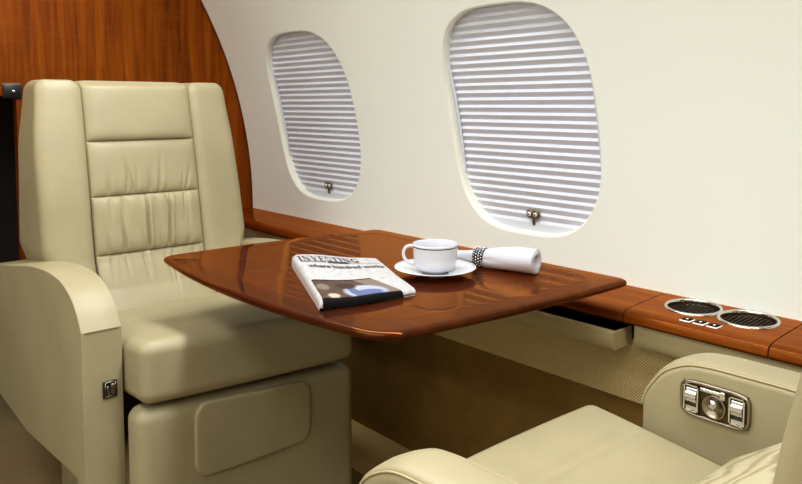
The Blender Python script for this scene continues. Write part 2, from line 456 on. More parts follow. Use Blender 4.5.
# ------------------------------------------------------------------ table
def offset_poly(n=240, inset=0.):
    # four bowed sides with rounded corners, in plan
    xa, xb_, ya, yb = -1.404+inset, -.666-inset, .698+inset, 1.238-inset
    pts = []
    def side(p, q, bow, k=40):
        p = Vector(p); q = Vector(q); d = (q-p); nrm = Vector((d.y, -d.x)).normalized()
        return [p + d*(i/k) + nrm*bow*(1-(2*i/k-1)**2) for i in range(k+1)]
    C4 = [(xa, ya), (xb_-.042, ya+.006), (xb_+.004, yb), (xa+.040, yb)]
    B4 = [.036, .010, .0, .012]
    sides = [side(C4[i], C4[(i+1) % 4], B4[i]) for i in range(4)]
    r = [.026, .040, .020, .02]
    out = []
    for i in range(4):
        a = sides[i-1]; b = sides[i]; c = Vector(C4[i]); rr = max(r[i]-inset*.3, .008)
        pa = min((p for p in a), key=lambda p: abs((p-c).length-rr)); pb = min((p for p in b), key=lambda p: abs((p-c).length-rr))
        for k in range(9):
            s = k/8; out.append((1-s)**2*pa + 2*s*(1-s)*(c*.8+(pa+pb)*.1) + s*s*pb)
        nxt = sides[i]; c2 = Vector(C4[(i+1) % 4]); r2 = max(r[(i+1) % 4]-inset*.3, .008)
        out += [p for p in nxt if (p-c).length > rr+.004 and (p-c2).length > r2+.004]
    return out
TZ = .70
def slab(levels):   # levels: list of (inset, z)
    v = []; f = []; N = None
    for ins, z in levels:
        P = offset_poly(inset=0.); Q = []
        N = len(P); c = Vector((-1.035, .965)); hx, hy = .369, .272
        for i in range(N):
            q = P[i]-c; Q.append((c.x+q.x*(1-ins/hx), c.y+q.y*(1-ins/hy), z))
        v += Q
    L_ = len(levels)
    for a in range(L_-1):
        for i in range(N): f.append((a*N+i, a*N+(i+1) % N, (a+1)*N+(i+1) % N, (a+1)*N+i))
    return v, f, N
t = thing('folding_table', 'polished mahogany folding table pulled out from the side ledge, holding newspaper and cup', 'table', (-1.02, 1.0, .645))
o0 = t.location.copy()
def Tt(p): return Vector(p) - o0
v, f, N = slab([(.0395, TZ-.0160), (.018, TZ-.0158), (.006, TZ-.0142), (.001, TZ-.010), (0, TZ-.0065), (.0012, TZ-.003), (.0045, TZ-.0006), (.009, TZ), (.046, TZ)])
f.append(tuple(range(N)))
g = G(); g.add((v, f), Tt); obj('table_edge', *g.vf(), 'wood_border', t, sharp=50)
v, f, N = slab([(.046, TZ-.004), (.046, TZ+.0002), (.049, TZ+.0002), (.049, TZ-.004)])
g = G(); g.add((v, f), Tt); obj('inlay_line', *g.vf(), 'wood_line', t, smooth=False)
v, f, N = slab([(.049, TZ-.004), (.049, TZ)]); f.append(tuple(range(N, 2*N)))
g = G(); g.add((v, f), Tt); obj('table_top', *g.vf(), 'wood_table', t, smooth=False)
g = G(); g.add(box(-1.20, -1.17, .90, 1.108, TZ-.034, TZ-.0162), Tt); obj('slide_rail', *g.vf(), 'satin', t, smooth=False)
g = G(); g.add(box(-.88, -.85, .90, 1.108, TZ-.034, TZ-.0162), Tt); obj('slide_rail', *g.vf(), 'satin', t, smooth=False)

g = G(); g.add(box(-1.24, -.84, 1.195, 1.222, .6395, TZ-.0158), Tt); obj('support_bracket', *g.vf(), 'satin', t, smooth=False)

# ------------------------------------------------------------------ newspaper
TL, TR, BL, BR = Vector((-1.137, .839)), Vector((-1.064, .985)), Vector((-.857, .706)), Vector((-.829, .875))
NZ = TZ + .0006
def ptop(u, v):
    p = TL*(1-u)*(1-v) + TR*u*(1-v) + BL*(1-u)*v + BR*u*v
    e1 = ((TR-TL)*(1-v) + (BR-BL)*v).normalized(); e2 = (BL-TL).normalized()
    h = .0165*(1-u)**.8*(1-.25*v) + .0065 + .0016*sin(7*u+3*v) + .004*sst(.75, 1, u)*sst(.55, 1., v)
    if u < .07: h *= sqrt(max(0, 1-((.07-u)/.07)**2))*.5+.5
    if v > .95: h *= sqrt(max(0, 1-((v-.95)/.05)**2))*.45+.55
    p = p + e2*(.010*sin(pi*u)*(v-.5))
    return Vector((p.x, p.y, NZ+h))
def pnorm(u, v):
    e = .004; a = ptop(min(u+e, 1), v)-ptop(max(u-e, 0), v); b = ptop(u, min(v+e, 1))-ptop(u, max(v-e, 0)); n_ = a.cross(b)
    n_ = n_ if n_.z > 0 else -n_
    return n_.normalized()
t = thing('newspaper', 'folded white newspaper with black masthead and dark photo, lying on the wooden table', 'newspaper', (-.97, .83, TZ))
o0 = t.location.copy()
def warp(u):  # denser near the fold
    return u**1.5
nu, nv = 44, 44
g = G(); g.add(grid(nu, nv, lambda u, v: ptop(warp(u), 1-(1-v)**1.4)), lambda p: p-o0)
g.add(grid(nu, 3, lambda u, v: ptop(warp(u), 1).lerp(Vector((*ptop(warp(u), 1).xy, NZ+.004)), v)), lambda p: p-o0)
g.add(grid(3, nv, lambda u, v: ptop(0, 1-(1-v)**1.4).lerp(Vector((*ptop(0, 1-(1-v)**1.4).xy, NZ)), u)), lambda p: p-o0)
o = obj('front_page', *g.vf(), 'paper', t)
uvl = o.data.uv_layers.new(name='UVMap'); nvert = nu*nv
for lp in o.data.loops:
    i = lp.vertex_index
    if i < nvert: uvl.data[lp.index].uv = (warp((i % nu)/(nu-1)), (i//nu)/(nv-1))
    else: uvl.data[lp.index].uv = (.5, .5)
# inner folded sheets
def sheet(dv, z0, z1, du=0.):
    return grid(14, 14, lambda u, v: Vector((*ptop(.04+u*(.955+du), .02+v*(.965+dv)).xy, NZ + min(z0 + (z1-z0)*(1-u), (ptop(.04+u*.95, .02+v*.96).z-NZ)*.9))))
for z0, z1, dv, du in ((.0008, .003, .012, .0), (.0028, .008, -.004, .004)):
    g = G(); g.add(sheet(dv, z0, z1, du), lambda p: p-o0)
    ob = obj('inner_page', *g.vf(), 'paper', t); sm = ob.modifiers.new('thick', 'SOLIDIFY'); sm.thickness = .0012
    ob.data.uv_layers.new(name='UVMap')
# printed photograph: printed on the page, wrapping over the lower fold, shadow painted black there
pu0, pu1, pv0 = .035, .66, .64
nu2, nv2 = 60, 46
def ppic(u, v):
    uu = pu0 + (pu1-pu0)*u + .22*v*u; vv = min(pv0 + (1-pv0)*v*1.12, 1.)
    over = max(0., pv0 + (1-pv0)*v*1.12 - 1.)
    p = ptop(uu, vv) + pnorm(uu, min(vv, .94))*.0005
    if over > 0: p = Vector((p.x, p.y, max(NZ+.001, p.z - over*.35))) + Vector((.0009, -.0006, 0))
    return p
g = G(); g.add(grid(nu2, nv2, ppic), lambda p: p-o0)
o = obj('printed_photo', *g.vf(), 'picture', t, label='dark printed photograph with a pale blue figure')
ca = o.data.color_attributes.new('ink', 'FLOAT_COLOR', 'POINT')
def blob(x, y, cx, cy, rx, ry): return max(0., 1-((x-cx)/rx)**2-((y-cy)/ry)**2)
for i in range(nu2*nv2):
    x = (i % nu2)/(nu2-1); y = (i//nu2)/(nv2-1)
    c = Vector(lin((74, 58, 48))[:3])*(.75+.5*random.random())
    if x > .66 + .22*y: c = Vector(lin((112, 98, 88))[:3])
    k = min(1, 2.5*blob(x, y, .60, .66, .30, .34)); c = c.lerp(Vector(lin((150, 156, 176))[:3]), k)
    k = min(1, 2.5*blob(x, y, .62, .74, .20, .16)); c = c.lerp(Vector(lin((74, 82, 124))[:3]), k*.9)
    k = min(1, 2.5*blob(x, y, .46, .62, .07, .30)); c = c.lerp(Vector(lin((84, 92, 120))[:3]), k)
    k = min(1, 2.5*blob(x, y, .44, .34, .16, .16)); c = c.lerp(Vector(lin((56, 42, 36))[:3]), k)
    k = min(1, 2.5*blob(x, y, .16, .76, .08, .10)); c = c.lerp(Vector(lin((168, 152, 138))[:3]), k)
    k = min(1, 2.5*blob(x, y, .10, .36, .10, .16)); c = c.lerp(Vector(lin((118, 110, 98))[:3]), k*.7)
    if y > .84 or y < .045: c = Vector(lin((10, 9, 9))[:3])  # black picture edge; lower band also paints the shadow under the fold
    ca.data[i].color = (*c, 1)
# masthead letters: heavy serif strokes in a 0..1 box (x right, y up)
def stroke(p, q, w):
    p = Vector(p); q = Vector(q); d = (q-p).normalized(); n_ = Vector((-d.y, d.x))*w/2
    return [p-n_, q-n_, q+n_, p+n_]
def serif(x, y, w=.34): return [Vector((x-w/2, y-.035)), Vector((x+w/2, y-.035)), Vector((x+w/2, y+.035)), Vector((x-w/2, y+.035))]
def arc(cx, cy, rx, ry, a0, a1, w0, w1, n=12):
    qs = []
    for i in range(n):
        a, b = radians(a0+(a1-a0)*i/n), radians(a0+(a1-a0)*(i+1)/n); wa = w0+(w1-w0)*sin(pi*i/n); wb = w0+(w1-w0)*sin(pi*(i+1)/n)
        qs.append([Vector((cx+(rx-wa/2)*cos(a), cy+(ry-wa/2)*sin(a))), Vector((cx+(rx+wa/2)*cos(a), cy+(ry+wa/2)*sin(a))), Vector((cx+(rx+wb/2)*cos(b), cy+(ry+wb/2)*sin(b))), Vector((cx+(rx-wb/2)*cos(b), cy+(ry-wb/2)*sin(b)))])
    return qs
LET = {
 'I': (.36, [stroke((.18, 0), (.18, 1), .2), serif(.18, .035), serif(.18, .965)]),
 'N': (.86, [stroke((.14, 0), (.14, 1), .07), stroke((.14, 1), (.70, 0), .2), stroke((.70, 0), (.70, 1), .07), serif(.14, .035, .26), serif(.10, .965, .26), serif(.70, .965, .26)]),
 'V': (.82, [stroke((.14, 1), (.42, 0), .2), stroke((.42, 0), (.68, 1), .07), serif(.14, .965, .3), serif(.68, .965, .26)]),
 'E': (.70, [stroke((.16, 0), (.16, 1), .2), stroke((.04, .035), (.62, .035), .07), stroke((.04, .965), (.60, .965), .07), stroke((.2, .5), (.48, .5), .07), stroke((.60, 0), (.60, .28), .07), stroke((.58, .74), (.58, 1), .07), stroke((.48, .36), (.48, .64), .06)]),
 'S': (.62, arc(.30, .73, .20, .225, 30, 270, .07, .18) + arc(.30, .27, .20, .225, 90, -150, .07, .18) + [stroke((.5, .72), (.5, 1), .06), stroke((.08, 0), (.08, .3), .06)]),
 'T': (.72, [stroke((.36, 0), (.36, 1), .2), serif(.36, .035), stroke((.04, .965), (.68, .965), .07), stroke((.05, .7), (.05, 1), .07), stroke((.67, .7), (.67, 1), .07)]),
 'G': (.80, arc(.42, .5, .33, .44, 50, 330, .07, .22, 18) + [stroke((.66, .02), (.66, .44), .18), serif(.66, .44, .32), stroke((.68, .7), (.68, .98), .06)]),
}
def subdiv(q, n=3):
    a, b, c, d = q; v = [(a.lerp(b, i/n)).lerp(d.lerp(c, i/n), j/n) for j in range(n+1) for i in range(n+1)]
    return v, [(j*(n+1)+i, j*(n+1)+i+1, (j+1)*(n+1)+i+1, (j+1)*(n+1)+i) for j in range(n) for i in range(n)]
def onpage(u, v, off=.0006):
    u = max(.001, min(.999, u)); v = max(.001, min(.999, v)); return ptop(u, v) + pnorm(u, v)*off
word = 'INVESTING'; tw = sum(LET[c][0] for c in word)+.1*(len(word)-1)
u0, u1, vb, vt = .045, .74, .185, .05
g = G(); x = 0
for k, c in enumerate(word):
    w_, qs = LET[c]
    for q in qs:
        g.add(subdiv(q), lambda p, x=x: onpage(u0+(u1-u0)*(x+p[0])/tw, vb+(vt-vb)*p[1]) - o0) if False else g.add(([Vector((p.x, p.y, 0)) for p in subdiv(q)[0]], subdiv(q)[1]), lambda p, x=x: onpage(u0+(u1-u0)*(x+p.x)/tw, vb+(vt-vb)*p.y) - o0)
    x += w_ + .1
obj('masthead', *g.vf(), 'ink', t, smooth=False)
def font_geo(text, fn, bold=.0):
    cu = bpy.data.curves.new('line', 'FONT'); cu.body = text; cu.size = 1; cu.offset = bold; cu.resolution_u = 2
    ob = bpy.data.objects.new('line', cu); COL.objects.link(ob); bpy.context.view_layer.update()
    me = bpy.data.meshes.new_from_object(ob.evaluated_get(bpy.context.evaluated_depsgraph_get()))
    xs = [q.co.x for q in me.vertices]; x0, x1 = min(xs), max(xs)
    r = [fn((q.co.x-x0)/(x1-x0), q.co.y/.72) for q in me.vertices], [tuple(p.vertices) for p in me.polygons]
    bpy.data.objects.remove(ob); bpy.data.curves.remove(cu); bpy.data.meshes.remove(me); return r
obj('headline', *font_geo('where hundred works', lambda a, b: onpage(.10+.86*a, .355-.082*b)-o0, .03), 'ink', t, smooth=False)
# dark box with pale bar under the masthead and a grey rule line
def patch_uv(u0, u1, v0, v1, off, n=10): return grid(n, 4, lambda u, v: onpage(u0+(u1-u0)*u, v0+(v1-v0)*v, off)-o0)
obj('printed_box', *patch_uv(.36, .60, .175, .225, .0007), 'ink', t, smooth=False)
obj('printed_rule', *patch_uv(.60, .95, .205, .213, .0007), 'ink_light', t, smooth=False)
obj('printed_rule', *patch_uv(.06, .34, .190, .212, .0007), 'ink_light', t, smooth=False)

# ------------------------------------------------------------------ saucer, cup, napkin
CX, CY = -.914, 1.001
t = tag(obj('saucer', *lathe([(0, .002), (.024, .002), (.026, .0), (.029, .0), (.030, .0025), (.045, .0052), (.062, .0098), (.0735, .0138), (.0742, .0148), (.0735, .0154), (.060, .0122), (.044, .0080), (.030, .0058), (.024, .0052), (0, .0050)], 72), 'china'), 'round white china saucer on the wooden table under the cup', 'saucer')
t.location = (CX, CY, TZ+.0003)
t = thing('teacup', 'white china cup with a thin dark rim line standing on the saucer', 'cup', (CX, CY, TZ+.0058))
CH = .052
obj('cup_body', *lathe([(0, .003), (.020, .003), (.0215, 0), (.0235, 0), (.0245, .0025), (.0305, .0045), (.0355, .0085), (.0382, .015), (.0396, .026), (.0404, .040), (.0410, CH-.001), (.0406, CH), (.0398, CH-.001), (.0392, .040), (.0382, .026), (.0366, .014), (.030, .0075), (0, .0065)], 72), 'china', t)
obj('rim_line', *lathe([(.04085, CH-.0056), (.04130, CH-.0052), (.04140, CH-.0040), (.04105, CH-.0036)], 72), 'rim', t)
hd = Vector((-.668, -.744, 0))
hp = [(.0365, .046), (.046, .0475), (.0535, .044), (.0575, .036), (.0565, .027), (.051, .019), (.044, .0145), (.0365, .0135)]
hp = smooth_curve(hp, 5)
obj('handle', *tube([hd*p[0] + Vector((0, 0, p[1])) for p in hp], lambda s: .0029, 12), 'china', t)

NP, NQ = Vector((-.975, 1.094, 0)), Vector((-.795, 1.141, 0)); nd = (NQ-NP).normalized(); nside = Vector((-nd.y, nd.x, 0)); NL = (NQ-NP).length
RT = .40  # ring position along the roll
def rad(u): return .0135 + .0095*sst(.1, .85, u)
def roll(u, a, dr=0.):
    k = (u-RT)
    r = rad(u) - .0018*exp(-(k/.06)**2)
    r *= 1 + .05*sin(3*a+5*u) + .035*sin(7*a-9*u)*exp(-(k/.25)**2) + .03*sin(13*a+2)*exp(-(k/.12)**2)
    r += dr
    zc = TZ + rad(u)*.97
    return NP + nd*(u*NL) + nside*(cos(a)*r*1.02) + Vector((0, 0, zc + sin(a)*r - .0))
g = G(); g.add(grid(64, 46, lambda u, v: (lambda p: Vector((p.x, p.y, max(p.z, TZ+.0006))))(roll(v, 2*pi*u)), True))
napkin = thing('napkin', 'white linen napkin rolled up on the table behind the cup', 'napkin', (NP+NQ)/2 + Vector((0, 0, TZ)))
o0 = napkin.location.copy()
g.v = [p-o0 for p in g.v]; obj('rolled_cloth', *g.vf(), 'cloth', napkin)
def end_cap(end):
    g = G(); u = 1. if end else 0.; sg = 1 if end else -1
    def f(a, v):
        p = roll(u, 2*pi*a); c = NP+nd*(u*NL)+Vector((0, 0, TZ+rad(u)*.97))
        q = p.lerp(c, v) + nd*sg*(.0034*sin(pi*min(v*1.6, 1)) - .004*v + .0012*sin(3*2*pi*a*1+9*v)*v*(1-v)*4)
        return Vector((q.x, q.y, max(q.z, TZ+.0006)))
    g.add(grid(64, 14, f, True), lambda p: p-o0); return g
obj('cloth_fold', *end_cap(1).vf(), 'cloth', napkin)
obj('cloth_fold', *end_cap(0).vf(), 'cloth', napkin)
# ring
RR = .0176; RW = .0108; rc = NP + nd*(RT*NL) + Vector((0, 0, TZ+RR+.0008))
ring = thing('napkin_ring', 'studded silver napkin ring around the rolled napkin', 'napkin ring', rc - Vector((0, 0, RR)))
o0 = ring.location.copy()
def rp(a, w, r): return rc + nd*w + nside*(cos(a)*r) + Vector((0, 0, sin(a)*r)) - o0
rprof = [(-RW, RR-.0006), (-RW, RR+.0004), (-RW+.0012, RR+.001), (RW-.0012, RR+.001), (RW, RR+.0004), (RW, RR-.0006), (-RW, RR-.0006)]
obj('band', *grid(60, len(rprof), lambda u, v: rp(2*pi*u, *rprof[int(round(v*(len(rprof)-1)))]), True), 'silver_dark', ring, sharp=40)
g = G()
for j, w in enumerate((-.0078, -.0026, .0026, .0078)):
    for i in range(22):
        a = 2*pi*(i+.5*(j % 2))/22
        def bead(p, a=a, w=w):
            return rp(a + p[0]/RR, w + p[1], RR+.0009+p[2])
        g.add(lathe([(.0019, 0), (.0017, .0012), (.0010, .0020), (0, .0023)], 10), bead)
obj('studs', *g.vf(), 'silver', ring)

# ------------------------------------------------------------------ armchairs
XF = [(.40, -.03), (.50, -.055), (.53, -.075), (.58, -.115), (.64, -.145), (.72, -.160), (.79, -.170), (.92, -.195), (1.0, -.212), (1.07, -.228)]
XR = [(.40, -.385), (.62, -.378), (.9, -.348), (1.07, -.322)]
def chair(label, loc, rz, arm, seat_top, back_shift, back_scale=1., kind=1):
    C_ = thing('cabin_armchair', label, 'armchair', (loc[0], loc[1], FZ), rz)
    D = Vector((0, 0, -FZ))
    def part(name, vf, m='leather', parent=C_, **kw):
        v, f = vf; return obj(name, [Vector(p)+D for p in v], f, m, parent, **kw)
    YI, YO = .238, .308
    # ---- back
    bs = back_shift
    def xf(z): return interp(XF, z)+bs
    def xr(z): return interp(XR, z)+bs
    zb, ztp = .46, 1.066; zm, zh = (zb+ztp)/2, (ztp-zb)/2
    for sd in (-1, 1):
        def fn(p, sd=sd):
            z = zm+p.z; tt = (p.x+.11)/.22
            y = p.y + .1905
            if y > .2: y -= .014*(1-sst(.635, .675, z))*sst(.19, .25, y)
            if sd > 0: y += .014*(1-sst(.64, 1.0, z))*sst(.16, .24, y)
            y += -.012*sst(.9, 1.06, z)*sst(.15, .26, y)
            x = xr(z) + (xf(z)-xr(z)+.006)*tt
            return Vector((x, sd*y, z))
        part('side_bolster', rbox(.11, .0575, zh, .028, 5, (6, 5, 26), fn))
    def fs(p):
        z = zm+p.z; tt = (p.x+.1)/.2
        return Vector((xr(z)+.004+(xf(z)-.022-xr(z))*tt, p.y, z))
    part('back_shell', rbox(.10, .136, zh, .022, 3, (4, 6, 22), fs))
    PW = .1338
    pads = [('headrest_pad', .921, 1.064, .017, None), ('upper_pad', .791, .921, .014, 'b'), ('lumbar_pad', .655, .791, .016, 'tb'), ('lower_pad', .49, .655, .012, 't')]
    random.seed(11)
    for name, z0, z1, bul, gath in pads:
        cr = []
        if gath:
            for e in gath:
                k = {'b': 6, 't': 6}[e]
                for q in range(k):
                    cr.append((.08+.84*(q+.5)/k+random.uniform(-.05, .05), random.uniform(.012, .028), random.uniform(.003, .006), e, random.uniform(.25, .75), random.uniform(-.08, .08)))
        if name == 'lumbar_pad': cr += [(.46, .012, .016, 'b', 1.6, .02), (.65, .012, .014, 'b', 1.6, .05), (.24, .013, .009, 'b', .95, .0), (.86, .02, .006, 't', .8, .0)]
        if name == 'upper_pad': cr += [(.36, .018, .007, 'b', .9, -.07), (.60, .018, .006, 'b', .85, .06), (.86, .018, .005, 'b', .6, .12)]
        def pf(u, v, z0=z0, z1=z1, bul=bul, cr=cr, gath=gath, name=name):
            uu = (u-.5)*2; vv = (v-.5)*2
            # remap so the edge rolls are well sampled
            su = sin(uu*pi/2)*.5+uu*.5; sv = sin(vv*pi/2)*.5+vv*.5
            a = (su+1)/2; b = (sv+1)/2
            h = (1-abs(su)**7)**.5*(1-abs(sv)**(5 if name != 'headrest_pad' else 7))**.5
            x = bul*h + .0
            for c, w, d, e, reach, sl in cr:
                dist = b if e == 'b' else 1-b
                fo = max(0., 1-dist/reach); fo = fo*fo*(3-2*fo)*min(1, .55+dist*5)
                x += -d*exp(-((a-c-sl*dist)/w)**2)*fo*h + .35*d*exp(-((a-c-sl*dist-2*w)/(1.4*w))**2)*fo*h
            if gath:
                for e in gath:
                    dist = (b if e == 'b' else 1-b)*(z1-z0)
                    x += .0011*sin(a*150+3*sin(a*21))*exp(-(dist/.006)**2)*h*(1 if e == 'b' else .5)
            z = z0 + (z1-z0)*b; y = su*PW
            if name == 'headrest_pad': x -= .016*sst(.86, 1., b)**2
            return Vector((xf(z)-.012+x+.006, y, z + (0.0 if abs(vv) < 1 else .0)))
        vf_ = grid(150, 60, pf)
        # skirt into the shell
        part(name, vf_)
    # dark seam cords between pads
    for z in (.921, .791, .655):
        part('seam', tube([(xf(z)-.0075, -PW+2*PW*i/16, z) for i in range(17)], .0014, 6), 'seam')
    for sd in (-1, 1):
        part('seam', tube([(xf(z)-.0065, sd*(PW+.0006), z) for z in [.50+.55*i/24 for i in range(25)]], .0013, 6), 'seam')
    # ---- seat cushion
    zt, th = seat_top, .115
    def fc(p):
        fx = (p.x+.235)/.47
        x = -.115+.47*fx
        z = zt - th/2 + p.z
        z -= .055*(1-fx) * (1 if p.z > 0 else .2)
        if p.z > 0: z += .010*(1-(p.y/.236)**2)*(1-(2*fx-1)**4)
        if fx > .9: x += .006*(1-(p.y/.24)**2)
        y = p.y
        if abs(y) > .2 and fx > .8: x -= 0
        if kind == 2 and p.z > 0: z -= .007*exp(-((x-.258)/.013)**2)*(1-sst(.15, .21, abs(y)))
        if kind == 1: z += -.010*sst(.5, 1, fx)*y/.23
        return Vector((x, y, z))
    part('seat_cushion', rbox(.235, .234 if kind == 1 else .222, th/2, .024, 6, (22 if kind == 1 else 70, 14, 3), fc))
    part('seam', tube([Vector((.3555+.006*(1-((-.014)/.24)**2), -.014, zt-.012-.088*i/8)) for i in range(9)], .0007, 5), 'leather_pipe') if False else None
    # ---- footrest with inset panel
    zf1 = zt-th-.012; zf0 = FZ+.035
    def ff(p):
        z = (zf0+zf1)/2+p.z
        if kind == 1: z += -.012*sst(-.05, .12, p.z)*p.y/.23
        return Vector((.314+p.x, p.y, z))
    part('footrest', rbox(.033, .240, (zf1-zf0)/2, .026, 5, (2, 12, 8), ff))
    def fpn(p):
        ey, ez, rc = abs(p.y)-(.128-.03), abs(p.z)-(.068-.03), .03
        if ey > 0 and ez > 0:
            k = max(ey, ez)/sqrt(ey*ey+ez*ez)
            p = Vector((p.x, (abs(p.y)-ey+ey*k)*(1 if p.y > 0 else -1), (abs(p.z)-ez+ez*k)*(1 if p.z > 0 else -1)))
        y = -.008+p.y; z = .384+p.z
        if kind == 1: z += -.010*(p.z > 0)*sst(0, .07, p.z)*(y/.13)
        return Vector((.3455+p.x+.003*exp(-(p.y/.09)**2), y, z))
    part('footrest_panel', rbox(.0065, .128, .068, .006, 3, (1, 40, 24), lambda p: fpn(p)))
    out = []
    for a in range(41):
        th_ = 2*pi*a/40; cx_ = .126*(abs(cos(th_))**.28)*(1 if cos(th_) > 0 else -1); cz_ = .066*(abs(sin(th_))**.28)*(1 if sin(th_) > 0 else -1)
    # ---- base pedestal
    part('pedestal', rbox(.24, .20, (.36-FZ)/2, .02, 3, (2, 2, 2), lambda p: Vector((p.x-.02, p.y, FZ+(.36-FZ)/2+p.z))), 'leather')
    # ---- arms
    for sd in (-1, 1):
        YI, YO = .238, .308
        adj = (0, 0)
        if sd > 0: adj = (-.14, -.035) if kind == 1 else (.025, .016)
        if sd > 0 and kind == 2: YI, YO = .219, .289
        pts = smooth_curve([(x+adj[0], z+adj[1]) for x, z in arm], 6)
        lower = [(pts[-1].x+.0005, FZ+.012), (pts[-1].x-.016, FZ+.012), (pts[-1].x-.043, .335), (-.10, .309), (-.55 if kind == 1 and sd > 0 else -.40, .326)]
        poly = [(p[0], p[1]) for p in pts] + [(x, z) for x, z in lower]
        y0, y1 = (YI, YO) if sd > 0 else (-YO, -YI)
        a = part('armrest', prism([(p[0], p[1]) for p in poly], y0, y1), sharp=None)
        bevel(a, .014 if kind == 1 else .009, 4, 25)
        # top cover strip with rolled edges, ending at a seam on the front
        hw = (YO-YI)/2-(.010 if kind == 1 else .0035); ym = (y0+y1)/2
        cs = [(-hw, -.004), (-hw, .0015), (-hw+.004, .0042), (-hw+.015, .0062), (0, .0075), (hw-.015, .0062), (hw-.004, .0042), (hw, .0015), (hw, -.004)]
        top = [p for p in pts]; ks = 4
        def cp(u, v):
            i = int(round(v*(len(top)-1))); p = top[i]; q0 = top[max(i-1, 0)]; q1 = top[min(i+1, len(top)-1)]
            d = (q1-q0).normalized(); nrm = Vector((-d.y, d.x)); w, h = cs[int(round(u*(len(cs)-1)))]
            if i in (0, len(top)-1): h = min(h, 0.) if abs(w) < hw-.001 else -.004
            if kind == 1: h = h*.12 if h > 0 else h
            return Vector((p.x+nrm.x*h, ym+w, p.y+nrm.y*h))
        if kind == 2: part('arm_cover', grid(len(cs), len(top), cp), parent=a)
        sx, sz = top[-1]
        part('arm_seam', box(sx-.004, sx+.0012, y0+.006, y1-.006, sz-.0020, sz-.0002), 'seam', parent=a, smooth=False)
        for w in (-hw-.0005, hw+.0005) if kind == 2 else ():
            part('piping', tube([(p.x, ym+w, p.y) for p in [q + Vector((0, .0003)) for q in top]], .0012, 6), 'leather_pipe', parent=a)
        if kind == 1 and sd < 0:     # recline switch on the front of the arm
            k = part('recline_switch', rbox(.003, .0125, .0155, .002, 2, (1, 2, 2), lambda p: Vector((.2795+p.x, -.262+p.y, .502+p.z))), 'black', parent=a, label='small black recline switch with silver lever')
            SW = lambda q: Vector(q)+Vector((0, .018, .012))
            g = G(); g.add(box(.2815, .2832, -.2895, -.2715, .4772, .4785)); g.add(box(.2815, .2832, -.2895, -.2885, .478, .503)); g.add(box(.2815, .2832, -.2715, -.2705, .478, .503)); g.add(box(.2815, .2832, -.2895, -.2705, .5025, .504))
            g.add(rbox(.003, .0034, .0095, .0015, 2, (1, 1, 2), lambda p: Vector((.283+p.x, -.2765+p.y, .491+p.z))))
            g.add(rbox(.003, .0022, .0085, .0012, 2, (1, 1, 2), lambda p: Vector((.283+p.x, -.2845+p.y+p.z*-.15, .489+p.z))))
            obj('switch_lever', [SW(p)+D for p in g.v], g.f, 'satin', k)
        if kind == 2 and sd < 0:     # chrome control panel set in the inner face of the arm
            px, pz = .167, .602
            hx, hz = .0485, .0255
            def Q(a_, b_, d_): return Vector((px+a_, -YI+d_, pz+b_)) + D
            sh = lambda th_, A, B: (A*abs(cos(th_))**.4*(1 if cos(th_) >= 0 else -1), B*abs(sin(th_))**.4*(1 if sin(th_) >= 0 else -1))
            bz = [(1.0, .0005), (1.0, .0045), (.985, .006), (.93, .006), (.91, .005), (.90, .001)]
            bzl = obj('control_panel', *grid(64, len(bz), lambda u, v: Q(*[c for c in sh(2*pi*u, hx*bz[int(round(v*5))][0], hz*(1-(1-bz[int(round(v*5))][0])*1.6))], bz[int(round(v*5))][1]), True), 'satin', a, label='chrome control panel with two rocker switches')
            g = G(); g.add(rbox(hx*.93, hz*.88, .0015, .001, 2, (3, 3, 1), lambda p: Q(p.x, p.y, .0012+p.z))); obj('panel_plate', *g.vf(), mat('bronze plate', (74, 60, 42), .3, metal=.9), bzl)
            for s2 in (-1, 1):
                cx_ = s2*.0315
                g = G()
                for (a0, a1, b0, b1) in ((-.0105, .0105, -.0190, -.0170), (-.0105, .0105, .0170, .0190), (-.0105, -.0086, -.019, .019), (.0086, .0105, -.019, .019)):
                    g.add(box(cx_+a0, cx_+a1, b0, b1, .0015, .0075), lambda p: Q(*p))
                fr = obj('switch_frame', *g.vf(), 'chrome', bzl, smooth=False)
                g = G(); g.add(box(cx_-.0086, cx_+.0086, -.017, .017, .001, .003), lambda p: Q(*p)); obj('switch_well', *g.vf(), 'black', fr, smooth=False) if False else None
                g = G()
                g.add(grid(6, 12, lambda u, v: Q(cx_-.0075+.015*u, -.0075+.021*v, .0045+.0050*sin(pi*v)+(.0006 if int(v*11) % 3 else -.0012))))
                obj('rocker_switch', *g.vf(), 'chrome', bzl)
                g = G(); g.add(box(cx_-.0078, cx_+.0078, -.0165, -.0115, .001, .0058), lambda p: Q(*p)); obj('switch_base', *g.vf(), 'chrome', bzl, smooth=False)
                g = G(); g.add(box(cx_-.0085, cx_+.0085, -.0168, .0168, .001, .0032), lambda p: Q(*p)); obj('switch_slot', *g.vf(), 'black', bzl, smooth=False)
            g = G(); g.add(lathe([(.0165, .0015), (.0165, .0055), (.0155, .0062), (.0140, .0058), (.0125, .0030), (0, .0026)], 36), lambda p: Q(p.x, p.y-.004, p.z)); obj('joystick_ring', *g.vf(), 'satin', bzl)
            g = G(); g.add(lathe([(.0070, .0026), (.0074, .006), (.0062, .0088), (.0035, .0104), (0, .0108)], 28), lambda p: Q(p.x+.001, p.y-.001, p.z)); obj('joystick_knob', *g.vf(), 'chrome', bzl)
            g = G(); g.add(rbox(.0165, .0028, .0028, .002, 2, (4, 1, 1), lambda p: Q(p.x+.003, p.y+.0165, p.z+.005))); g.add(rbox(.004, .0055, .003, .0015, 2, (1, 2, 1), lambda p: Q(p.x-.012, p.y+.015, p.z+.005)))
            obj('slide_bar', *g.vf(), 'chrome', bzl)
    return C_

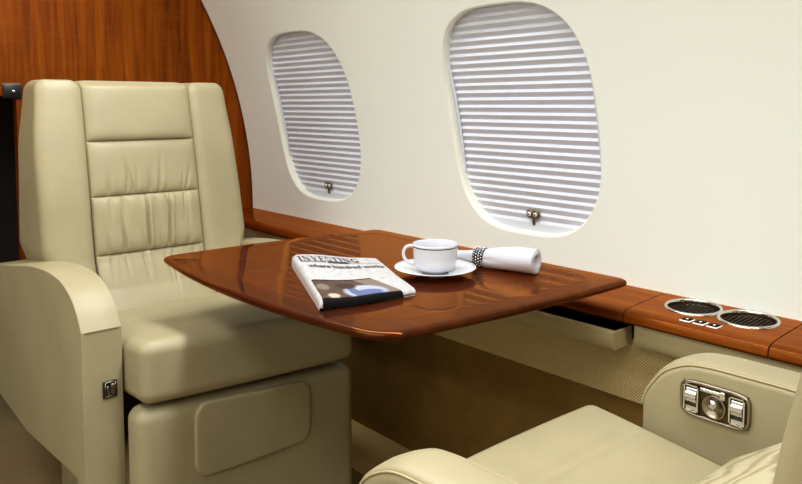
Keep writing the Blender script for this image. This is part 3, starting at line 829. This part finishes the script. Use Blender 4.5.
ARM1 = [(-.40, .600), (-.36, .628), (-.28, .641), (-.18, .655), (-.05, .676), (.06, .687), (.13, .687), (.18, .681), (.222, .666), (.252, .645), (.270, .622), (.2775, .611)]
ARM2 = [(-.30, .636), (-.2, .639), (-.05, .642), (.06, .648), (.13, .6485), (.18, .6475), (.213, .642), (.245, .624), (.264, .600), (.274, .582), (.2775, .568)]
chair('cream leather armchair standing against the wood bulkhead beyond the folding table', (-1.55, .803), 0., ARM1, .585, 0., kind=1)
chair('cream leather armchair with a chrome control panel in its armrest, below the cup holders', (-.250, .812), pi, ARM2, .558, .07, kind=2)

# ------------------------------------------------------------------ pillow on the front armchair
A = Vector((-.372, 1.012, .553)); e1 = Vector((-.03, -1, 0)).normalized(); e2 = Vector((.87, -.02, .62)).normalized()
nr = e1.cross(e2).normalized(); nr = nr if nr.z > 0 else -nr
W_, H_ = .38, .23
pil = thing('throw_pillow', 'pale patterned pillow leaning in the corner of the front armchair', 'pillow', A + e1*W_*.5 - Vector((0, 0, .03)))
o0 = pil.location.copy()
def pw(u, v, sgn):
    a, b = u*2-1, v*2-1; pin = .035
    aa = a*(1-pin*(1-b*b)*1.0); bb = b*(1-pin*1.4*(1-a*a))
    h = .012*((1-a*a)*(1-b*b))**.42
    return A + e1*W_*(aa+1)/2 + e2*H_*(bb+1)/2 + nr*(h*sgn) - o0
g = G(); g.add(grid(30, 24, lambda u, v: pw(u, v, 1))); g.add(grid(30, 24, lambda u, v: pw(u, v, -1)))
obj('pillow_cover', *g.vf(), 'pillow', pil)
ed = [pw(i/30, 0, 1) for i in range(30)] + [pw(1, i/20, 1) for i in range(20)] + [pw(1-i/30, 1, 1) for i in range(30)] + [pw(0, 1-i/20, 1) for i in range(20)]
obj('pillow_piping', *tube(ed, .0022, 6, closed=True), 'pillow', pil)

# ------------------------------------------------------------------ cabin lamps out of view, the last one added as fill
hull(True)
def lamp(label, x, th, w, l, power, col=(.93, .985, 1.05)):
    y, z = (R0-.012)*cos(th), ZC+(R0-.012)*sin(th)
    t = thing('ceiling_and_fill_light', label, 'ceiling lamp', (x, y, z))
    t.rotation_euler = (th-pi/2, 0, 0)
    obj('lamp_housing', *rbox(l/2+.02, w/2+.02, .008, .004, 2, (2, 2, 1), lambda p: p + Vector((0, 0, .004))), 'lamp_frame', t)
    obj('diffuser', *rbox(l/2, w/2, .003, .002, 2, (2, 2, 1), lambda p: p + Vector((0, 0, -.006))), 'lamp', t)
    ld = bpy.data.lights.new('lamp_light', 'AREA'); ld.shape = 'RECTANGLE'; ld.size = l; ld.size_y = w; ld.energy = power; ld.color = col
    lo = bpy.data.objects.new('lamp_light', ld); COL.objects.link(lo); lo.parent = t; lo.location = (0, 0, -.012)
    return t
lamp('long ceiling wash lamp above the windows', -.46, radians(52), .18, 2.4, 41)
lamp('long ceiling wash lamp above the opposite side of the aisle', -.60, radians(100), .34, 2.0, 11)
lamp('added unseen fill lamp low on the curve above the opposite seats', -.50, radians(138), .09, 2.2, 8)  # added out of view to brighten the aisle side of the bulkhead armchair

hull(False)

# ------------------------------------------------------------------ world, camera
w = bpy.data.worlds.new('World'); S.world = w; w.use_nodes = True
w.node_tree.nodes['Background'].inputs['Color'].default_value = (.93, 1, .98, 1); w.node_tree.nodes['Background'].inputs['Strength'].default_value = .2
F_PX, HY, VX, PX0, PY0 = 730.4, 105., -245., 401., 157.
p = math.atan((PY0-HY)/F_PX); a = math.atan((PX0-VX)/(F_PX/cos(p)))
h = Vector((-cos(a), sin(a), 0)); Fw = h*cos(p) - Vector((0, 0, 1))*sin(p); Rt = Fw.cross(Vector((0, 0, 1))).normalized(); Up = Rt.cross(Fw)
cd = bpy.data.cameras.new('Camera'); cam = bpy.data.objects.new('Camera', cd); COL.objects.link(cam)
m = Matrix((Rt, Up, -Fw)).transposed().to_4x4(); m.translation = Vector((.025, .09, 1.007)); cam.matrix_world = m
cd.sensor_width = 36; cd.lens = 36*F_PX/802; cd.clip_start = .02; cd.shift_y = (PY0-242)/802
S.camera = cam
S.view_settings.view_transform = 'Standard'; S.view_settings.look = 'None'; S.view_settings.gamma = 1; S.view_settings.use_curve_mapping = False
S.view_settings.exposure = -0.36
